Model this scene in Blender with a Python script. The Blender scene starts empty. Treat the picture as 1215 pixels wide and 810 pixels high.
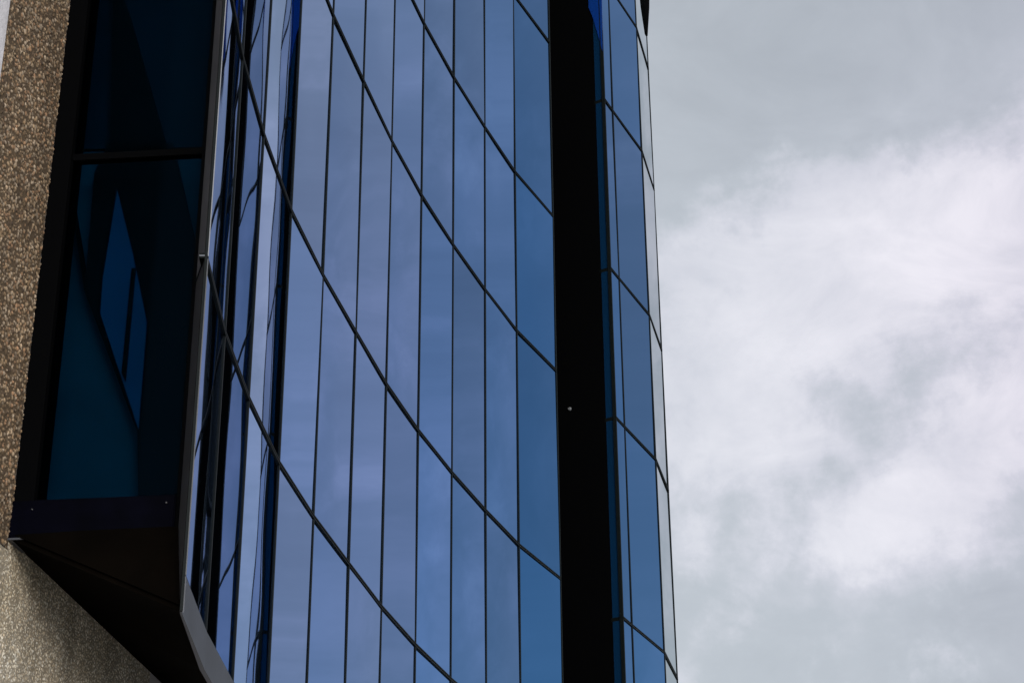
import bpy, bmesh, math, random
import numpy as np
from mathutils import Vector, Matrix

random.seed(7)
rng = np.random.default_rng(7)
S = 2.2                       # metres per height unit of the survey
EYE = 1.6
F_PX, PITCH, ROLL = 2400.0, 0.478921, -0.009439
scene = bpy.context.scene
col = scene.collection

# ------------------------------------------------------------------ helpers
def W(p, h=None):
    if h is None: return Vector((p[0]*S, p[1]*S, p[2]*S+EYE))
    return Vector((p[0]*S, p[1]*S, h*S+EYE))

def mesh_obj(name, bm, mat, parent=None, smooth=False):
    bmesh.ops.recalc_face_normals(bm, faces=bm.faces[:])
    me = bpy.data.meshes.new(name); bm.to_mesh(me); bm.free()
    if smooth:
        for p in me.polygons: p.use_smooth = True
    if mat: me.materials.append(mat)
    o = bpy.data.objects.new(name, me); col.objects.link(o)
    if parent: o.parent = parent
    return o

def empty(name, loc, label, cat, group=None):
    o = bpy.data.objects.new(name, None); col.objects.link(o)
    o.empty_display_size = .3
    o['label'] = label; o['category'] = cat
    if group: o['group'] = group
    return o

def add_box(bm, o, ax, ay, az):
    """box with corner o and edge vectors"""
    o, ax, ay, az = map(Vector, (o, ax, ay, az))
    v = [bm.verts.new(o + ax*i + ay*j + az*k) for i in (0,1) for j in (0,1) for k in (0,1)]
    for f in ((0,1,3,2),(4,6,7,5),(0,4,5,1),(2,3,7,6),(0,2,6,4),(1,5,7,3)):
        bm.faces.new([v[i] for i in f])

def add_prism(bm, poly, vec):
    """closed prism: poly is a list of 3-D points, pushed along vec"""
    vec = Vector(vec)
    a = [bm.verts.new(Vector(p)) for p in poly]; b = [bm.verts.new(Vector(p)+vec) for p in poly]
    bm.faces.new(a); bm.faces.new(b[::-1])
    n = len(a)
    for i in range(n): bm.faces.new((a[i], a[(i+1)%n], b[(i+1)%n], b[i]))

def add_strip(bm, pts, off, z0, z1):
    """vertical band following plan points; off = list of outward vectors (plan), z0..z1 in metres"""
    n = len(pts); R = []
    for p, o in zip(pts, off):
        q = p + o
        R.append([bm.verts.new((p.x,p.y,z0)), bm.verts.new((q.x,q.y,z0)), bm.verts.new((q.x,q.y,z1)), bm.verts.new((p.x,p.y,z1))])
    for i in range(n-1):
        for k in range(4):
            bm.faces.new((R[i][k], R[i+1][k], R[i+1][(k+1)%4], R[i][(k+1)%4]))
    bm.faces.new(R[0][::-1]); bm.faces.new(R[-1])

# ------------------------------------------------------------------ materials
def new_mat(name):
    m = bpy.data.materials.new(name); m.use_nodes = True
    nt = m.node_tree
    for n in list(nt.nodes):
        if n.type != 'OUTPUT_MATERIAL': nt.nodes.remove(n)
    return m, nt, nt.nodes['Material Output']

def principled(name, colr, rough=.6, metal=0, spec=.5, noise=None, bump=None):
    m, nt, out = new_mat(name)
    b = nt.nodes.new('ShaderNodeBsdfPrincipled'); nt.links.new(b.outputs[0], out.inputs[0])
    b.inputs['Base Color'].default_value = (*colr, 1); b.inputs['Roughness'].default_value = rough
    b.inputs['Metallic'].default_value = metal; b.inputs['Specular IOR Level'].default_value = spec
    tc = nt.nodes.new('ShaderNodeTexCoord')
    if noise:
        sc, lo, hi = noise
        n = nt.nodes.new('ShaderNodeTexNoise'); n.inputs['Scale'].default_value = sc; n.inputs['Detail'].default_value = 6
        nt.links.new(tc.outputs['Object'], n.inputs['Vector'])
        r = nt.nodes.new('ShaderNodeMapRange'); r.inputs[1].default_value = .3; r.inputs[2].default_value = .7
        r.inputs[3].default_value = lo; r.inputs[4].default_value = hi
        nt.links.new(n.outputs[0], r.inputs[0])
        mx = nt.nodes.new('ShaderNodeVectorMath'); mx.operation = 'SCALE'
        mx.inputs[0].default_value = colr
        nt.links.new(r.outputs[0], mx.inputs['Scale']); nt.links.new(mx.outputs[0], b.inputs['Base Color'])
    if bump:
        n = nt.nodes.new('ShaderNodeTexNoise'); n.inputs['Scale'].default_value = bump[0]; n.inputs['Detail'].default_value = 5
        nt.links.new(tc.outputs['Object'], n.inputs['Vector'])
        bp = nt.nodes.new('ShaderNodeBump'); bp.inputs['Strength'].default_value = bump[1]; bp.inputs['Distance'].default_value = bump[2]
        nt.links.new(n.outputs[0], bp.inputs['Height']); nt.links.new(bp.outputs[0], b.inputs['Normal'])
    return m

def mirror_glass(name, f0, rough=.012, wav=.0006, vs=.12):
    """coated reflective glazing: tinted reflectance head-on, white towards grazing"""
    m, nt, out = new_mat(name); L = nt.links
    g = nt.nodes.new('ShaderNodeNewGeometry')
    tc = nt.nodes.new('ShaderNodeTexCoord')
    # roller-wave distortion of toughened glass
    nz = nt.nodes.new('ShaderNodeTexNoise'); nz.inputs['Scale'].default_value = 1.3; nz.inputs['Detail'].default_value = 1
    mp = nt.nodes.new('ShaderNodeMapping'); mp.inputs['Scale'].default_value = (1, 1, vs)
    L.new(tc.outputs['Object'], mp.inputs['Vector']); L.new(mp.outputs[0], nz.inputs['Vector'])
    bp = nt.nodes.new('ShaderNodeBump'); bp.inputs['Strength'].default_value = 1; bp.inputs['Distance'].default_value = wav
    L.new(nz.outputs[0], bp.inputs['Height'])
    d = nt.nodes.new('ShaderNodeVectorMath'); d.operation = 'DOT_PRODUCT'
    L.new(g.outputs['Incoming'], d.inputs[0]); L.new(bp.outputs[0], d.inputs[1])
    ab = nt.nodes.new('ShaderNodeMath'); ab.operation = 'ABSOLUTE'; L.new(d.outputs['Value'], ab.inputs[0])
    om = nt.nodes.new('ShaderNodeMath'); om.operation = 'SUBTRACT'; om.inputs[0].default_value = 1; L.new(ab.outputs[0], om.inputs[1])
    pw = nt.nodes.new('ShaderNodeMath'); pw.operation = 'POWER'; pw.inputs[1].default_value = 5; L.new(om.outputs[0], pw.inputs[0])
    mx = nt.nodes.new('ShaderNodeMix'); mx.data_type = 'RGBA'
    oi = nt.nodes.new('ShaderNodeObjectInfo'); rr = nt.nodes.new('ShaderNodeMapRange'); rr.inputs[3].default_value = .86; rr.inputs[4].default_value = 1.14
    L.new(oi.outputs['Random'], rr.inputs[0])
    tv = nt.nodes.new('ShaderNodeVectorMath'); tv.operation = 'SCALE'; tv.inputs[0].default_value = f0; L.new(rr.outputs[0], tv.inputs['Scale'])
    L.new(tv.outputs[0], mx.inputs['A']); mx.inputs['B'].default_value = (.96, .97, .98, 1)
    L.new(pw.outputs[0], mx.inputs['Factor'])
    gl = nt.nodes.new('ShaderNodeBsdfGlossy'); gl.inputs['Roughness'].default_value = rough
    L.new(mx.outputs['Result'], gl.inputs['Color']); L.new(bp.outputs[0], gl.inputs['Normal'])
    L.new(gl.outputs[0], out.inputs[0])
    return m

GLASS_F0 = (.020, .178, .47)
M_glass = mirror_glass('coated_glass', GLASS_F0)
M_glassnear = mirror_glass('wavy_coated_glass', GLASS_F0, .012, .0024, .5)
M_glassgrey = mirror_glass('grey_corner_glass', (.28, .43, .42))
M_gasket = principled('dark_gasket', (.0025, .0035, .0032), .5, 0, .06)
M_bead = principled('transom_bead', (.09, .09, .095), .35, .5, .4)
M_black = principled('black_anodised', (.0011, .0011, .0012), .7, 0, .01)
M_blackrough = principled('black_soffit', (.0016, .0011, .0007), .9, 0, .01, noise=(3, .6, 1.4))
M_fascia = principled('grey_fascia', (.028, .029, .035), .5, .3, .5, noise=(4, .7, 1.25), bump=(9, .15, .01))
M_navy = principled('navy_glass', (.002, .014, .036), .08, 0, .2)
M_sill = principled('navy_sill_metal', (.0005, .0005, .0018), .6, 0, .015, noise=(6, .4, 1.7))
M_bolt = principled('pale_bolt', (.06, .058, .055), .5, .2)
M_strip = principled('corner_metal', (.12, .118, .126), .4, .2, .5, noise=(5, .85, 1.1))
M_stripdim = principled('corner_metal_dim_reflection', (.035, .035, .038), .5, .1, .4, noise=(5, .8, 1.1))  # darker copy whose colour carries a dimmer reflection
M_pale = principled('pale_concrete', (.42, .39, .39), .85, 0, .3, noise=(7, .8, 1.1), bump=(60, .4, .01))
M_core = principled('core_dark', (.006, .007, .009), .9, 0, .1)
M_tealrefl = principled('teal_reflection', (.023, .075, .088), .8, 0, .2, noise=(3, .85, 1.1))  # teal of the reflections imitated behind the end window
M_tealshade = principled('shaded_teal_reflection', (.0045, .015, .021), .8, 0, .2, noise=(3, .85, 1.1))  # same teal darkened, to carry the shade of the upper pane
M_blue = principled('blue_reflection', (.013, .08, .15), .6, 0, .2, noise=(3, .9, 1.1))  # blue sliver of the imitated window reflection
M_darkrefl = principled('dark_reflection_paint', (.0008, .0008, .001), .7, 0, .1)  # black parts of the imitated window reflection
M_ground = principled('paving', (.42, .41, .38), .9, 0, .3, noise=(.8, .7, 1.2), bump=(25, .5, .01))

# see-through dark window glass
def window_glass():
    m, nt, out = new_mat('window_glass'); L = nt.links
    t = nt.nodes.new('ShaderNodeBsdfTransparent'); t.inputs[0].default_value = (.30, .52, .62, 1)
    g = nt.nodes.new('ShaderNodeBsdfGlossy'); g.inputs['Roughness'].default_value = .02; g.inputs['Color'].default_value = (.3, .7, 1, 1)
    x = nt.nodes.new('ShaderNodeMixShader'); x.inputs[0].default_value = .0014
    L.new(t.outputs[0], x.inputs[1]); L.new(g.outputs[0], x.inputs[2]); L.new(x.outputs[0], out.inputs[0])
    return m
M_window = window_glass()

def aggregate_mat(name, stain):
    m, nt, out = new_mat(name); L = nt.links
    b = nt.nodes.new('ShaderNodeBsdfPrincipled'); b.inputs['Roughness'].default_value = .85; b.inputs['Specular IOR Level'].default_value = .25
    a = nt.nodes.new('ShaderNodeAttribute'); a.attribute_name = 'stone'
    tc = nt.nodes.new('ShaderNodeTexCoord')
    n = nt.nodes.new('ShaderNodeTexNoise'); n.inputs['Scale'].default_value = 1.6; n.inputs['Detail'].default_value = 5
    L.new(tc.outputs['Object'], n.inputs['Vector'])
    r = nt.nodes.new('ShaderNodeValToRGB')
    r.color_ramp.elements[0].position = .36; r.color_ramp.elements[0].color = (*stain[0], 1)
    r.color_ramp.elements[1].position = .66; r.color_ramp.elements[1].color = (*stain[1], 1)
    L.new(n.outputs[0], r.inputs[0])
    mx = nt.nodes.new('ShaderNodeMix'); mx.data_type = 'RGBA'; mx.blend_type = 'MULTIPLY'; mx.inputs['Factor'].default_value = 1
    L.new(a.outputs['Color'], mx.inputs['A']); L.new(r.outputs[0], mx.inputs['B'])
    mp = nt.nodes.new('ShaderNodeMapping'); mp.inputs['Scale'].default_value = (1, 1, .07); L.new(tc.outputs['Object'], mp.inputs['Vector'])
    n2 = nt.nodes.new('ShaderNodeTexNoise'); n2.inputs['Scale'].default_value = 7; n2.inputs['Detail'].default_value = 4; L.new(mp.outputs[0], n2.inputs['Vector'])
    r2 = nt.nodes.new('ShaderNodeMapRange'); r2.inputs[1].default_value = .35; r2.inputs[2].default_value = .7; r2.inputs[3].default_value = .70; r2.inputs[4].default_value = 1.08; L.new(n2.outputs[0], r2.inputs[0])
    sc = nt.nodes.new('ShaderNodeVectorMath'); sc.operation = 'SCALE'; L.new(mx.outputs['Result'], sc.inputs[0]); L.new(r2.outputs[0], sc.inputs['Scale'])
    L.new(sc.outputs[0], b.inputs['Base Color']); L.new(b.outputs[0], out.inputs[0])
    return m
M_agg = aggregate_mat('exposed_aggregate', ((.68, .60, .54), (.92, .82, .75)))
M_aggf = aggregate_mat('fine_render', ((.98, .91, .79), (1.08, 1.06, 1.03)))

# ------------------------------------------------------------------ surveyed plan of the glass front
PL = dict(zip('Babcdefghijklmno', [[-0.6936, 3.9769], [-0.7000, 4.3599], [-0.6855, 4.7243], [-0.6504, 5.1332], [-0.5905, 5.5232],
    [-0.5155, 5.9075], [-0.4381, 6.2951], [-0.3445, 6.678], [-0.2343, 7.0596], [-0.1112, 7.4362], [0.0205, 7.8067], [0.1983, 8.2],
    [0.4898, 8.7025], [0.5365, 8.8094], [0.7085, 9.1952], [0.7971, 9.594]]))
COLS = 'Babcdefghijklmno'
V2 = {c: Vector((PL[c][0]*S, PL[c][1]*S)) for c in COLS}
H = [1.535, 2.292, 3.106, 4.106, 4.920, 5.920, 6.734, 7.734, 8.548, 9.3]
Z = [h*S+EYE for h in H]
Z_LIP = 1.444*S+EYE
Z_TOP = Z[-1]
def outward(c0, c1):
    d = (V2[c1]-V2[c0]).normalized(); return Vector((d.y, -d.x))
def vout(c):
    i = COLS.index(c)
    n = Vector((0, 0))
    if i > 0: n += outward(COLS[i-1], c)
    if i < len(COLS)-1: n += outward(c, COLS[i+1])
    return n.normalized()

tower = empty('glass_building', (0, 0, 0), 'curved mirror glass building front with black recess, standing beside the rough concrete wall', 'building')
tower['kind'] = 'thing'

def v3(p, z): return Vector((p.x, p.y, z))

# camera model, only used to sort panes by whether the photo shows them
cp, sp = math.cos(PITCH), math.sin(PITCH); cr, sr = math.cos(ROLL), math.sin(ROLL)
Vv = Vector((0, -sp, cp)); Xx = Vector((1, 0, 0))
CAM_R = Xx*cr + Vv*sr; CAM_U = -Xx*sr + Vv*cr; CAM_F = Vector((0, cp, sp))
cam0 = Vector((0, 0, EYE))
def ray_dir(x, y):
    return (CAM_F*F_PX + CAM_R*(x-607.5) + CAM_U*(405-y)).normalized()
def to_px(P):
    d = P - Vector((0, 0, EYE)); k = d.dot(CAM_F)
    return 607.5 + F_PX*d.dot(CAM_R)/k, 405 - F_PX*d.dot(CAM_U)/k

# ---- glass panes, each one slightly warped and slightly off plane
def pane_mesh(bm, c0, c1, z0, z1, amp, twist, lean, gap=.008):
    p0, p1 = V2[c0], V2[c1]; d = (p1-p0); w = d.length; d.normalize(); n = Vector((d.y, -d.x))
    nx, nz = 10, 12
    hgt = z1-z0-2*gap
    ph = random.uniform(0, 6.28); k2 = random.uniform(.5, 1.1)
    G = []
    for j in range(nz+1):
        row = []
        for i in range(nx+1):
            u, v = i/nx, j/nz
            q = p0 + d*(gap + (w-2*gap)*u)
            e = amp*math.sin(math.pi*u)*(.85+.15*math.sin(math.pi*v)) + .12*amp*math.sin(2*math.pi*k2*v+ph)*math.sin(2*math.pi*u)
            e += twist*(u-.5) + lean*(v-.5)
            q = q + n*e
            row.append(bm.verts.new((q.x, q.y, z0+gap+hgt*v)))
        G.append(row)
    for j in range(nz):
        for i in range(nx):
            f = bm.faces.new((G[j][i], G[j][i+1], G[j+1][i+1], G[j+1][i])); f.smooth = True
    t = -n*.024
    B = [bm.verts.new(G[a][b].co + Vector((t.x, t.y, 0))) for a, b in ((0,0),(0,nx),(nz,nx),(nz,0))]
    if c0 == 'B':                               # mitred behind the corner strip
        for q, g0 in ((B[0], G[0][0]), (B[3], G[nz][0])): q.co = g0.co + Vector((-.012, .045, 0))
    bm.faces.new(B[::-1])
    e1 = [G[0][i] for i in range(nx+1)]; bm.faces.new(e1[::-1]+[B[0], B[1]])
    e2 = [G[j][nx] for j in range(nz+1)]; bm.faces.new(e2[::-1]+[B[1], B[2]])
    e3 = [G[nz][i] for i in range(nx, -1, -1)]; bm.faces.new(e3[::-1]+[B[2], B[3]])
    e4 = [G[j][0] for j in range(nz, -1, -1)]; bm.faces.new(e4[::-1]+[B[3], B[0]])
    bm.edges.ensure_lookup_table()
    for e in bm.edges:
        if len(e.link_faces) == 2 and (e.link_faces[0].smooth != e.link_faces[1].smooth): e.smooth = False

bays = [(COLS[i], COLS[i+1]) for i in range(len(COLS)-1) if COLS[i] != 'k']
hidden = bmesh.new()
for r in range(len(Z)-1):
    for c0, c1 in bays:
        ctr = [to_px(v3(V2[a], z)) for a in (c0, c1) for z in (Z[r], Z[r+1])]
        xs = [q[0] for q in ctr]; ys = [q[1] for q in ctr]
        vis = max(xs) > 0 and min(xs) < 1215 and max(ys) > 0 and min(ys) < 810
        near = 'Babcdefghijklmno'.index(c0)
        amp = random.choice((-1, 1))*random.uniform(.0004, .0012)
        tw = random.uniform(-.004, .004); ln = random.uniform(-.006, .006)
        if near < 3: amp = random.choice((-1, 1))*random.uniform(.0004, .0012); ln *= .1; tw *= .12; amp = abs(amp)
        if c0 == 'l': tw *= .2; amp *= .1
        if vis:
            bm = bmesh.new(); pane_mesh(bm, c0, c1, Z[r], Z[r+1], amp, tw, ln)
            mesh_obj('glass_pane', bm, M_glassgrey if c0 == 'n' else M_glassnear if near < 3 else M_glass, tower)
        else:
            pane_mesh(hidden, c0, c1, Z[r], Z[r+1], amp, tw, ln)
ho = mesh_obj('glass_pane', hidden, M_glass, tower); ho['kind'] = 'stuff'

# ---- mullions (each a bar with two ribs) and transoms
for c in COLS:
    if c == 'B': continue
    i = COLS.index(c); n = vout(c) if c not in 'kl' else (outward('j', 'k') if c == 'k' else outward('l', 'm'))
    t = Vector((-n.y, n.x)); bm = bmesh.new(); p = V2[c]
    hw = .010
    zb = Z[0]
    if c == 'o': hw = .009
    add_box(bm, v3(p - t*hw - n*.03, zb), v3(t*2*hw, 0), v3(n*.037, 0), (0, 0, Z_TOP-zb))
    mesh_obj('mullion', bm, M_gasket, tower)
for seg in ('Babcdefghijk', 'lmno'):
    for z in Z[1:-1]:
        bm = bmesh.new()
        pts = [V2[c] for c in seg]; n = [vout(c) for c in seg]
        if seg[-1] == 'k': n[-1] = outward('j', 'k')
        if seg[0] == 'l': n[0] = outward('l', 'm')
        inn = [p - q*.03 for p, q in zip(pts, n)]
        add_strip(bm, inn, [q*.040 for q in n], z+.0045, z+.0145)
        add_strip(bm, inn, [q*.040 for q in n], z-.0145, z-.0045)
        add_strip(bm, inn, [q*.034 for q in n], z-.004, z+.004)
        bm.faces.ensure_lookup_table(); nf = len(bm.faces)
        for k_ in range(2*nf//3, nf): bm.faces[k_].material_index = 1
        o = mesh_obj('transom', bm, M_gasket, tower); o.data.materials.append(M_bead)

# ---- fascia lip along the foot of the glass
seg = 'Babcdefghijk'
for s_ in (seg, 'lmno'):
    bm = bmesh.new(); pts = [V2[c] for c in s_]; n = [vout(c) for c in s_]
    inn = [p - q*.016 for p, q in zip(pts, n)]; outp = [p + q*.008 for p, q in zip(pts, n)]
    if s_[0] == 'B': inn[0] = V2['B'] + Vector((-.006, .03)); outp[0] = V2['B'] + Vector((.004, .012))
    add_strip(bm, inn, [b_ - a_ for a_, b_ in zip(inn, outp)], Z_LIP, Z[0]-.006)
    mesh_obj('fascia_lip', bm, M_fascia, tower)

# ---- black recess between columns k and l
pk, pl = V2['k'], V2['l']; d = (pl-pk).normalized(); n_in = Vector((-d.y, d.x)); wid = (pl-pk).length
dep = .85
z0, z1 = Z_LIP, Z_TOP
bm = bmesh.new(); add_box(bm, v3(pk + n_in*dep - d*.02, z0), v3(d*(wid+.04), 0), v3(n_in*.05, 0), (0, 0, z1-z0)); mesh_obj('recess_back', bm, M_black, tower)
bm = bmesh.new(); add_box(bm, v3(pk - d*.04 + n_in*.03, z0), v3(d*.035, 0), v3(n_in*(dep-.04), 0), (0, 0, z1-z0)); mesh_obj('recess_side', bm, M_black, tower)
nd = .105
bm = bmesh.new(); add_box(bm, v3(pl + n_in*(nd+.01), z0), v3(d*.035, 0), v3(n_in*(dep-nd-.02), 0), (0, 0, z1-z0)); mesh_obj('recess_side', bm, M_black, tower)
for r in range(len(Z)-1):
    bm = bmesh.new(); add_box(bm, v3(pl + n_in*.03, Z[r]+.02), v3(d*.024, 0), v3(n_in*(nd-.02), 0), (0, 0, Z[r+1]-Z[r]-.04)); mesh_obj('return_glass', bm, M_navy, tower)
for z in Z[1:-1]:
    bm = bmesh.new(); add_box(bm, v3(pl + n_in*.03, z-.02), v3(d*.03, 0), v3(n_in*nd, 0), (0, 0, .04)); mesh_obj('return_frame', bm, M_gasket, tower)

# brighter blue upper pane of the recess return
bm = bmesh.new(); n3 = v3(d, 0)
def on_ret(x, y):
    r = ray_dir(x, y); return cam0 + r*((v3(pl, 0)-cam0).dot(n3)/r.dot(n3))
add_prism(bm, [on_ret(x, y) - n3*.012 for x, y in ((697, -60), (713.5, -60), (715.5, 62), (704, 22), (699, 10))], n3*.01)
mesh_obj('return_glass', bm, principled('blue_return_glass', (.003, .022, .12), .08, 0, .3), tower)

# ---- solid body of the building behind the glass
w_dir = Vector((.16656, .98603))
P0 = Vector((-1.10846, 4.13237))*S
A2 = Vector((-0.7330, 4.1022))*S
def wall_pt(s, off=0): return P0 + w_dir*s*S + Vector((w_dir.y, -w_dir.x))*off
core = [V2[c] - vout(c)*.09 for c in 'cdefghij']
core += [pk - d*.06 + n_in*.1, pk - d*.06 + n_in*(dep+.08), pl + d*.06 + n_in*(dep+.08), pl + d*.07 + n_in*.1]
core += [V2[c] - vout(c)*.09 for c in 'mn'] + [V2['o'] + Vector((-.09, 0)), V2['o'] + Vector((-.5, 4.0)), wall_pt(7.6, .3), wall_pt(1.25, .02)]
bm = bmesh.new(); add_prism(bm, [v3(p, Z_LIP+.03) for p in core], (0, 0, Z_TOP-Z_LIP-.06)); mesh_obj('inner_core', bm, M_core, tower)
# far flank beyond the last column, turned away from the street
bm = bmesh.new(); q0 = V2['o'] + Vector((-.01, .03)); q1 = V2['o'] + Vector((-.42, 4.0))
dd = (q1-q0).normalized(); nn = Vector((-dd.y, dd.x))
add_box(bm, v3(q0, Z_LIP), v3(q1-q0, 0), v3(nn*.05, 0), (0, 0, Z_TOP-Z_LIP)); mesh_obj('flank_wall', bm, M_gasket, tower)

# ---- roof slab
poly = [wall_pt(0, .02), A2] + [V2[c] + vout(c)*.06 for c in COLS] + [V2['o']+Vector((-.4, 4.1)), wall_pt(7.7, .3)]
bm = bmesh.new(); add_prism(bm, [v3(p, Z_TOP+.004) for p in poly], (0, 0, .35)); mesh_obj('roof', bm, M_fascia, tower)

# ---- end bay: corner strip, dark window, sill, soffit
HS = 1.66803; ZS = HS*S+EYE
Bp = V2['B']
cd = (A2-Bp).normalized(); cn = Vector((cd.y, -cd.x))      # corner glass runs back from B to A2
if cn.x > 0: cn = -cn
# narrow corner panes, with the transom joints
for r in range(len(Z)-1):
    bm = bmesh.new(); g = .008
    zl = Z[r]
    pA, pB = A2 - cd*.012, Bp + cd*.016
    if r == 0:
        poly = [v3(pB, Z[0]-.02), v3(pB, Z[1]-g), v3(pA, Z[1]-g), v3(pA, ZS+.05)]
    else:
        poly = [v3(pB, zl+g), v3(pB, Z[r+1]-g), v3(pA, Z[r+1]-g), v3(pA, zl+g)]
    add_prism(bm, poly, v3(-cn*.02, 0)); mesh_obj('corner_strip', bm, M_strip if r > 0 else M_stripdim, tower)  # lowest strip darker: its weaker reflection is put into the colour
bm = bmesh.new(); add_box(bm, v3(Bp - cn*.012 - cd*.004, Z_LIP), v3(cd*.018, 0), v3(cn*.014, 0), (0, 0, Z_TOP-Z_LIP)); mesh_obj('corner_post', bm, M_gasket, tower)
for z in Z[1:-1]:
    bm = bmesh.new(); add_box(bm, v3(Bp + cd*.016 - cn*.02, z-.007), v3(cd*((A2-Bp).length-.02), 0), v3(cn*.023, 0), (0, 0, .014)); mesh_obj('corner_joint', bm, M_gasket, tower)
# sloping foot of the corner
bm = bmesh.new()
poly = [v3(Bp + cd*.016, Z_LIP), v3(Bp + cd*.016, Z[0]-.026), v3(A2 - cd*.012, ZS+.044), v3(A2 - cd*.012, ZS)]
add_prism(bm, poly, v3(-cn*.02, 0)); mesh_obj('corner_foot', bm, M_fascia, tower)

e_dir = (A2-P0).normalized(); e_out = Vector((e_dir.y, -e_dir.x)); e_w = (A2-P0).length
def on_end(x, y, back):
    """point on the end-bay plane (pushed back from its face) surveyed from photo measurements"""
    r = ray_dir(x, y); n3 = v3(e_out, 0); o = v3(P0 - e_out*back, 0)
    return cam0 + r*((o-cam0).dot(n3)/r.dot(n3))
def local(x, y, back):
    p = on_end(x, y, back); return (Vector((p.x, p.y)) - P0).dot(e_dir), p.z
def E3(s, z, out): 
    q = P0 + e_dir*s + e_out*out; return v3(q, z)

window = None
sL, _ = local(62, 300, 0); 
s_glass_l = local(65, 400, .06)[0]; s_glass_r = e_w - .02
z_sill = local(130, 589, 0)[1]; z_rail = local(160, 184, .05)[1]
bm = bmesh.new()
add_box(bm, E3(0, z_sill, -.20), v3(e_dir*s_glass_l, 0), v3(e_out*.19, 0), (0, 0, Z_TOP-z_sill))
window = mesh_obj('end_window', bm, M_black, tower)
bm = bmesh.new(); add_box(bm, E3(s_glass_l, z_rail-.02, -.09), v3(e_dir*(s_glass_r-s_glass_l), 0), v3(e_out*.05, 0), (0, 0, .04)); mesh_obj('window_rail', bm, M_black, window)
bm = bmesh.new(); add_box(bm, E3(s_glass_l, Z[6], -.09), v3(e_dir*(s_glass_r-s_glass_l), 0), v3(e_out*.06, 0), (0, 0, .06)); mesh_obj('window_rail', bm, M_black, window)
bm = bmesh.new(); add_box(bm, E3(s_glass_r, ZS, -.09), v3(e_dir*.018, 0), v3(e_out*.08, 0), (0, 0, Z_TOP-ZS)); mesh_obj('window_jamb', bm, M_black, window)
for a, b in ((z_sill, z_rail-.02), (z_rail+.02, Z[6])):
    bm = bmesh.new(); add_box(bm, E3(s_glass_l, a, -.07), v3(e_dir*(s_glass_r-s_glass_l), 0), v3(e_out*.012, 0), (0, 0, b-a)); mesh_obj('window_glass', bm, M_window, window)
# sill band
bm = bmesh.new(); add_box(bm, E3(-.005, ZS, -.16), v3(e_dir*(s_glass_r+.005), 0), v3(e_out*.165, 0), (0, 0, z_sill-ZS-.002))
bmesh.ops.bevel(bm, geom=bm.edges[:], offset=.006, segments=2, affect='EDGES'); sill = mesh_obj('sill_band', bm, M_sill, tower)
bm = bmesh.new(); add_box(bm, E3(-.006, ZS-.006, -.16), v3(e_dir*(s_glass_r+.006), 0), v3(e_out*.172, 0), (0, 0, .010)); mesh_obj('drip_edge', bm, principled('drip_metal', (.05, .05, .055), .4, .4), sill)
def bolt(px, py, r, parent, back=0):
    s, z = local(px, py, back); bm = bmesh.new()
    bmesh.ops.create_cone(bm, cap_ends=True, segments=10, radius1=r, radius2=r*.7, depth=.012)
    o = mesh_obj('bolt', bm, M_bolt, parent); o.matrix_world = Matrix.Translation(E3(s, z, .008-back)) @ Vector((e_out.x, e_out.y, 0)).to_track_quat('Z', 'Y').to_matrix().to_4x4()
bolt(198, 597, .005, sill); bolt(39, 605, .004, sill)

# shapes set behind the window glass to imitate its dark and blue reflections
def inner(name, pts, back, mat, th=.03):
    bm = bmesh.new(); add_prism(bm, [E3(*local(x, y, back), -back) for x, y in pts], v3(-e_out*th, 0)); return mesh_obj(name, bm, mat, window)
inner('reflection_sheet', [(20, 182), (262, 178), (240, 600), (5, 600)], .34, M_tealrefl, .02)
inner('reflection_sheet', [(70, -220), (290, -220), (262, 174), (45, 178)], .34, M_tealshade, .02)  # upper sheet: shade is put into its darker colour
inner('dark_reflection', [(128, 170), (205, 170), (234, 300), (222, 600), (164, 600), (163, 512), (100, 345), (112, 205)], .25, M_darkrefl, .06)
inner('dark_reflection', [(133, -200), (139, -10), (150, 5), (202, 190), (130, 190), (134, 20)], .25, M_darkrefl, .06)
inner('dark_reflection', [(88, 240), (103, 335), (100, 345), (84, 240)], .25, M_darkrefl, .04)
inner('blue_reflection', [(139, 226), (157, 300), (174, 382), (164, 508), (119, 372), (122, 330)], .235, M_blue, .012)
inner('reflection_bar', [(156, 318), (161, 318), (149, 452), (144, 442)], .222, M_darkrefl, .01)

# soffit: from the end-bay foot down to the lip of the glass
bm = bmesh.new()
edge = [v3(V2[c] - vout(c)*.004, Z_LIP+.001) for c in 'Babcdefghijk']
wallp = [v3(wall_pt(s, .01), ZS) for s in np.linspace(0, 5.2, 12)]
edge[0] = v3(Bp + Vector((-.001, .014)), Z_LIP+.001)
va = [bm.verts.new(p) for p in edge]; vb = [bm.verts.new(p) for p in wallp]
for i in range(11): bm.faces.new((va[i], va[i+1], vb[i+1], vb[i]))
vA = bm.verts.new(v3(A2 - cd*.012, ZS)); bm.faces.new((va[0], vb[0], vA))
ret = bmesh.ops.extrude_face_region(bm, geom=bm.faces[:])
for v in [g for g in ret['geom'] if isinstance(g, bmesh.types.BMVert)]: v.co.z += .03
mesh_obj('soffit', bm, M_blackrough, tower)

# small black shape high on the last column
bm = bmesh.new()
po = V2['o']
def at_o(x, y):
    r = ray_dir(x, y); nrm = Vector((po.x, po.y, 0)).normalized(); k = Vector((po.x, po.y, 0)).dot(nrm)/r.dot(nrm); return cam0 + r*k
add_prism(bm, [at_o(x, y) for x, y in ((761, -40), (771, -40), (770.5, 10), (768.5, 43), (766.8, 43), (765.5, 20), (762, 2))], v3(Vector((po.x, po.y)).normalized()*-.05, 0))
mesh_obj('corner_dark_shape', bm, M_black, tower)
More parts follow.
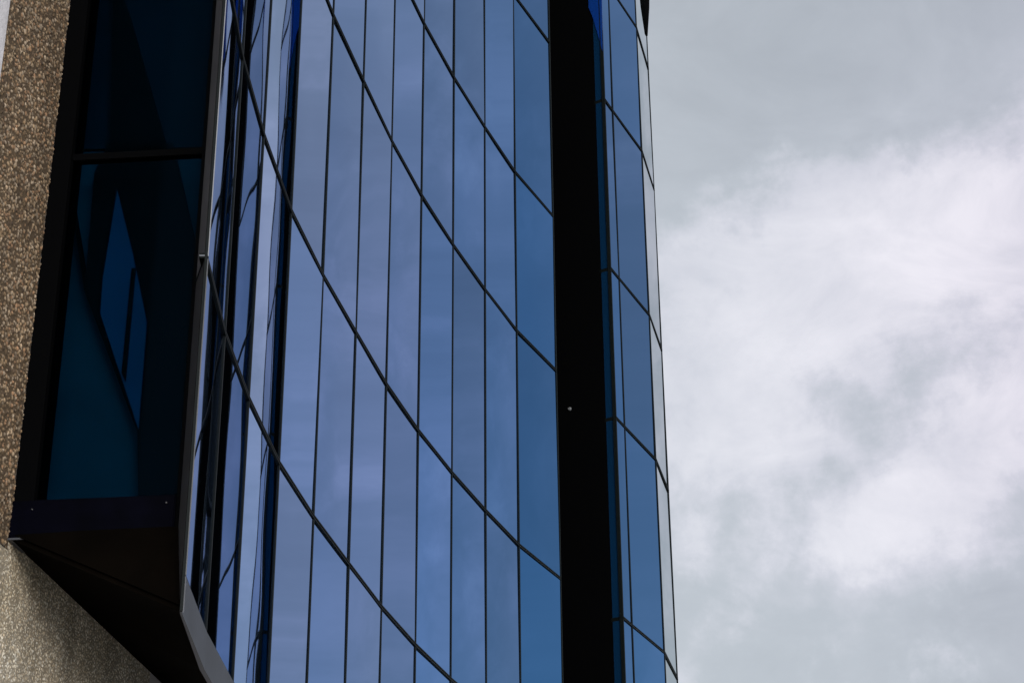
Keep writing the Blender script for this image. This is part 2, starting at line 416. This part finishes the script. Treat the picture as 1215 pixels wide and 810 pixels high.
# pale bolt head inside the recess
r = ray_dir(676, 485); n3 = v3(d, 0); hit = cam0 + r*((v3(pl, 0)-cam0).dot(n3)/r.dot(n3))
bm = bmesh.new(); bmesh.ops.create_cone(bm, cap_ends=True, segments=10, radius1=.022, radius2=.014, depth=.014)
o = mesh_obj('bolt', bm, principled('dull_bolt', (.10, .10, .10), .5), tower); o.matrix_world = Matrix.Translation(hit - n3*.008) @ (-n3).to_track_quat('Z', 'Y').to_matrix().to_4x4()

# ------------------------------------------------------------------ concrete wall
wn = Vector((w_dir.y, -w_dir.x))        # faces the street
wall = empty('concrete_wall', (0, 0, 0), 'rough exposed aggregate concrete wall rising beside the black framed end window', 'wall')
wall['kind'] = 'thing'
def rough_panel(name, s0, s1, za, zb, cell, stone, depth, mat, pal, dens=1.0, clip=None):
    """real relief: jittered pebbles pressed into the face of the wall"""
    step = cell/4.2
    us = np.arange(s0, s1+step/2, step); vs = np.arange(za, zb+step/2, step)
    U, Vz = np.meshgrid(us, vs)
    gx = np.floor((U-s0)/cell).astype(int)+1; gy = np.floor((Vz-za)/cell).astype(int)+1
    nxc, nyc = gx.max()+2, gy.max()+2
    jx = rng.uniform(0, 1, (nyc, nxc)); jy = rng.uniform(0, 1, (nyc, nxc)); rad = rng.uniform(.30, 1.0, (nyc, nxc))*stone
    hgt = rng.uniform(.25, 1, (nyc, nxc)); pick = rng.integers(0, len(pal), (nyc, nxc)); br = rng.uniform(.55, 1.22, (nyc, nxc))
    hole = rng.uniform(0, 1, (nyc, nxc)) < .20
    best = np.zeros_like(U); bid = np.full(U.shape, -1)
    for dy in (-1, 0, 1):
        for dx in (-1, 0, 1):
            a, b = np.clip(gy+dy, 0, nyc-1), np.clip(gx+dx, 0, nxc-1)
            px = s0 + (b-1+jx[a, b])*cell; py = za + (a-1+jy[a, b])*cell
            q = 1-((U-px)**2+(Vz-py)**2)/(rad[a, b]*cell)**2
            hh = np.sqrt(np.clip(q, 0, None))*hgt[a, b]
            hh = np.where(hole[a, b], 0, hh)
            m = hh > best; best = np.where(m, hh, best); bid = np.where(m, a*nxc+b, bid)
    P = np.array(pal); colr = np.full((*U.shape, 3), .0); colr[:] = np.array(pal[0])*.45
    ok = bid >= 0; ia = bid[ok]
    colr[ok] = P[pick.ravel()[ia]]*br.ravel()[ia][:, None]
    off = best*depth + rng.normal(0, depth*.05, U.shape)
    X = P0.x + w_dir.x*U + wn.x*off; Y = P0.y + w_dir.y*U + wn.y*off
    nv, nu = U.shape
    verts = np.stack([X, Y, Vz], -1).reshape(-1, 3)
    idx = np.arange(nv*nu).reshape(nv, nu)
    faces = np.stack([idx[:-1, :-1], idx[:-1, 1:], idx[1:, 1:], idx[1:, :-1]], -1).reshape(-1, 4)
    me = bpy.data.meshes.new(name)
    me.vertices.add(len(verts)); me.vertices.foreach_set('co', verts.ravel())
    me.loops.add(faces.size); me.loops.foreach_set('vertex_index', faces.ravel().astype(np.int32))
    me.polygons.add(len(faces)); me.polygons.foreach_set('loop_start', np.arange(0, faces.size, 4, dtype=np.int32))
    me.update(); me.validate()
    ca = me.attributes.new('stone', 'FLOAT_COLOR', 'POINT')
    ca.data.foreach_set('color', np.concatenate([colr.reshape(-1, 3), np.ones((len(verts), 1))], 1).ravel().astype(np.float32))
    me.materials.append(mat)
    o = bpy.data.objects.new(name, me); col.objects.link(o); o.parent = wall
    return o
pal_c = [(.20, .145, .085), (.36, .275, .175), (.38, .30, .205), (.27, .19, .11), (.10, .072, .048), (.34, .215, .125), (.27, .225, .165), (.42, .35, .26)]
pal_f = [(.55, .475, .37), (.60, .53, .43), (.64, .585, .49), (.52, .43, .32), (.66, .62, .55), (.38, .31, .22)]
S_EDGE = -.3327*S
rough_panel('aggregate_panel', S_EDGE, 0, ZS-.05, 10.2, .019, .62, .009, M_agg, pal_c)
rough_panel('aggregate_panel', S_EDGE-.1, 0, 3.9, ZS-.056, .012, .62, .0035, M_aggf, pal_f)
rough_panel('aggregate_panel', 0, .95*S, 3.9, ZS+.03, .012, .62, .0035, M_aggf, pal_f)
# wall body behind the faces
bm = bmesh.new(); a = P0 + w_dir*(S_EDGE-2.2) - wn*.012
add_box(bm, v3(a, 0), v3(w_dir*(2.2-S_EDGE+7.8*S), 0), v3(-wn*.4, 0), (0, 0, Z_TOP+.8)); mesh_obj('wall_body', bm, M_pale, wall)
bm = bmesh.new(); add_box(bm, v3(P0 + w_dir*(S_EDGE-2.2) - wn*.010, 0), v3(w_dir*(2.2-S_EDGE+5), 0), v3(wn*.010, 0), (0, 0, 3.895)); mesh_obj('wall_base', bm, M_pale, wall)
bm = bmesh.new(); add_box(bm, v3(P0 + w_dir*(S_EDGE-1.4) - wn*.010, ZS+.3), v3(w_dir*1.395, 0), v3(wn*.03, 0), (0, 0, Z_TOP+.8-ZS-.3))
bmesh.ops.bevel(bm, geom=bm.edges[:], offset=.012, segments=2, affect='EDGES'); mesh_obj('pale_edge', bm, M_pale, wall)

# ------------------------------------------------------------------ ground
bm = bmesh.new(); bmesh.ops.create_grid(bm, x_segments=8, y_segments=8, size=600)
g = mesh_obj('ground', bm, M_ground); g['kind'] = 'structure'

# ------------------------------------------------------------------ sky and light
SUN_EL, SUN_AZ = math.radians(4), math.radians(-70)     # azimuth measured from +X towards +Y
world = bpy.data.worlds.new('World'); scene.world = world; world.use_nodes = True
nt = world.node_tree; L = nt.links
for n in list(nt.nodes): nt.nodes.remove(n)
out = nt.nodes.new('ShaderNodeOutputWorld'); bg = nt.nodes.new('ShaderNodeBackground'); L.new(bg.outputs[0], out.inputs[0])
bg.inputs['Strength'].default_value = .1
sky = nt.nodes.new('ShaderNodeTexSky'); sky.sky_type = 'NISHITA'; sky.sun_disc = False
sky.sun_elevation = SUN_EL; sky.sun_rotation = math.pi/2 - SUN_AZ
tc = nt.nodes.new('ShaderNodeTexCoord')
def math_n(op, a, b=None, clamp=False):
    n = nt.nodes.new('ShaderNodeMath'); n.operation = op; n.use_clamp = clamp
    for i, x in enumerate((a, b)):
        if x is None: continue
        if isinstance(x, (int, float)): n.inputs[i].default_value = x
        else: L.new(x, n.inputs[i])
    return n.outputs[0]
def noise(scale, detail, rough=.55, dist=0, off=(0, 0, 0), sc=(1, 1, 1)):
    mp = nt.nodes.new('ShaderNodeMapping'); mp.inputs['Location'].default_value = off; mp.inputs['Scale'].default_value = sc
    L.new(tc.outputs['Generated'], mp.inputs['Vector'])
    n = nt.nodes.new('ShaderNodeTexNoise'); n.inputs['Scale'].default_value = scale; n.inputs['Detail'].default_value = detail
    n.inputs['Roughness'].default_value = rough; n.inputs['Distortion'].default_value = dist
    L.new(mp.outputs[0], n.inputs['Vector']); return n.outputs[0]
nrm = nt.nodes.new('ShaderNodeVectorMath'); nrm.operation = 'NORMALIZE'; L.new(tc.outputs['Generated'], nrm.inputs[0])
def lobe(dv, k):
    """soft round patch of sky around a direction"""
    dp = nt.nodes.new('ShaderNodeVectorMath'); dp.operation = 'DOT_PRODUCT'; L.new(nrm.outputs[0], dp.inputs[0]); dp.inputs[1].default_value = Vector(dv).normalized()
    return math_n('EXPONENT', math_n('MULTIPLY', math_n('SUBTRACT', dp.outputs['Value'], 1.0), float(k)))
big = noise(5.5, 7, .56, .25, (.3, .1, .0)); mid = noise(15, 9, .6, .25, (2, 1, 0)); soft = noise(2.2, 3, .5, 0, (5, 2, 1))
# cloud light: bright heads low right, grey veil high up
val = math_n('ADD', math_n('MULTIPLY', math_n('SUBTRACT', big, .5), 1.0), math_n('MULTIPLY', math_n('SUBTRACT', mid, .5), 1.0))
LOBES = [((0.0921, 0.8711, 0.4824), 700, .30), ((0.1085, 0.9050, 0.4113), 700, .22), ((0.1400, 0.8690, 0.4746), 700, .22), ((0.0990, 0.9330, 0.3460), 500, .16), ((0.1576, 0.8407, 0.5181), 900, 0.45), ((0.1855, 0.8493, 0.4943), 700, 0.42), ((0.2357, 0.8181, 0.5245), 700, 0.42), ((0.2256, 0.8852, 0.4069), 700, 0.60), ((0.1641, 0.91, 0.3808), 800, 0.34), ((0.1874, 0.9124, 0.3639), 900, 0.25), ((0.1049, 0.8622, 0.4956), 900, 0.20), ((0.2129, 0.8374, 0.5035), 600, 0.25), ((0.1328, 0.894, 0.4279), 900, 0.14), ((0.2416, 0.8613, 0.4469), 900, 0.25), ((0.201, 0.8712, 0.4479), 800, -0.28), ((0.1611, 0.8031, 0.5736), 200, -0.34), ((0.1091, 0.8339, 0.541), 600, -0.25), ((0.2172, 0.9209, 0.3238), 300, -0.30), ((0.0986, 0.9328, 0.3465), 300, -0.20), ((0.2084, 0.8054, 0.5549), 400, -0.20)]
VEILS = [((.44, .68, .58), 20, -.30), ((.46,.76,.42), 25, .26), ((.66,.66,.40), 20, .12)]   # brighter and darker veils further round
lob = None
for dv, k, a in LOBES:
    t_ = math_n('MULTIPLY', lobe(dv, k), a); lob = t_ if lob is None else math_n('ADD', lob, t_)
veil = None
for dv, k, a in VEILS:
    t_ = math_n('MULTIPLY', lobe(dv, k), a); veil = t_ if veil is None else math_n('ADD', veil, t_)
puff = noise(20, 11, .58, .15, (1.3, .2, .7)); puff2 = noise(9, 9, .6, .2, (3.1, 2.2, .4))
fine = noise(48, 10, .62, .3, (.3, 5, .1))
lob2 = math_n('ADD', lob, math_n('MULTIPLY', math_n('SUBTRACT', fine, .5), .55))
shape = math_n('ADD', lob2, math_n('ADD', math_n('MULTIPLY', math_n('SUBTRACT', puff2, .5), 1.7), math_n('MULTIPLY', math_n('SUBTRACT', puff, .5), 1.7)))
hd = nt.nodes.new('ShaderNodeMapRange'); hd.interpolation_type = 'SMOOTHSTEP'; hd.inputs[1].default_value = -.06; hd.inputs[2].default_value = .50
L.new(shape, hd.inputs[0])
val = math_n('ADD', math_n('MULTIPLY', val, .30), math_n('ADD', math_n('MULTIPLY', lob, .34), math_n('MULTIPLY', veil, .5)))
streak = noise(11, 8, .62, .5, (.7, 4, 2), (1, 1, 1.9))
val = math_n('ADD', val, math_n('MULTIPLY', math_n('MULTIPLY', math_n('SUBTRACT', streak, .5), lobe((.50, .74, .45), 9)), 1.5))
val = math_n('ADD', math_n('ADD', val, math_n('MULTIPLY', hd.outputs[0], .36)), .31, True)
ramp = nt.nodes.new('ShaderNodeValToRGB'); el = ramp.color_ramp.elements
el[0].position = 0; el[0].color = (.40, .435, .48, 1); el[1].position = 1; el[1].color = (.845, .85, .90, 1)
e = el.new(.35); e.color = (.49, .53, .58, 1); e = el.new(.65); e.color = (.63, .65, .715, 1)
L.new(val, ramp.inputs[0])
up = nt.nodes.new('ShaderNodeVectorMath'); up.operation = 'SCALE'; tint = nt.nodes.new('ShaderNodeMix'); tint.data_type = 'RGBA'; tint.blend_type = 'MULTIPLY'
L.new(math_n('MULTIPLY', lobe((.455, .79, .41), 36), .95), tint.inputs['Factor']); tint.inputs['B'].default_value = (1.12, .93, 1.03, 1)
L.new(ramp.outputs[0], tint.inputs['A']); L.new(tint.outputs['Result'], up.inputs[0])
# thinner cloud with blue showing through to the right of the picture
fill_glow = math_n('MULTIPLY', lobe((.50, -.86, .03), 4), 8.0)  # unseen bright low sky behind the camera, added to light the concrete
gap = math_n('MULTIPLY', lobe((.76, .58, .38), 10), math_n('ADD', .35, soft), True)
L.new(math_n('MULTIPLY', math_n('ADD', 1.0, fill_glow), 10.0), up.inputs['Scale'])
fac = math_n('SUBTRACT', .96, math_n('MULTIPLY', gap, .85), True)
mix = nt.nodes.new('ShaderNodeMix'); mix.data_type = 'RGBA'
L.new(fac, mix.inputs['Factor']); skb = nt.nodes.new('ShaderNodeVectorMath'); skb.operation = 'SCALE'; skb.inputs['Scale'].default_value = 2.7; L.new(sky.outputs[0], skb.inputs[0]); L.new(skb.outputs[0], mix.inputs['A']); L.new(up.outputs[0], mix.inputs['B'])
L.new(mix.outputs['Result'], bg.inputs['Color'])

sl = bpy.data.lights.new('sun', 'SUN'); sl.energy = 2.2; sl.angle = math.radians(24); sl.color = (1, .95, .88)
so = bpy.data.objects.new('sun', sl); col.objects.link(so)
sd = Vector((math.cos(SUN_EL)*math.cos(SUN_AZ), math.cos(SUN_EL)*math.sin(SUN_AZ), math.sin(SUN_EL)))
so.rotation_euler = sd.to_track_quat('Z', 'Y').to_euler(); so.location = sd*60

# ------------------------------------------------------------------ camera
cam = bpy.data.cameras.new('camera'); co = bpy.data.objects.new('camera', cam); col.objects.link(co)
cam.sensor_width = 36; cam.sensor_fit = 'HORIZONTAL'; cam.lens = F_PX/1215*36; cam.clip_start = .1; cam.clip_end = 3000
R3 = Matrix((CAM_R, CAM_U, -CAM_F)).transposed()
co.matrix_world = Matrix.Translation((0, 0, EYE)) @ R3.to_4x4()
scene.camera = co
scene.view_settings.view_transform = 'Standard'; scene.view_settings.look = 'None'
scene.view_settings.exposure = .10; scene.view_settings.gamma = 1
scene.cycles.max_bounces = 10; scene.cycles.glossy_bounces = 8; scene.cycles.transparent_max_bounces = 8
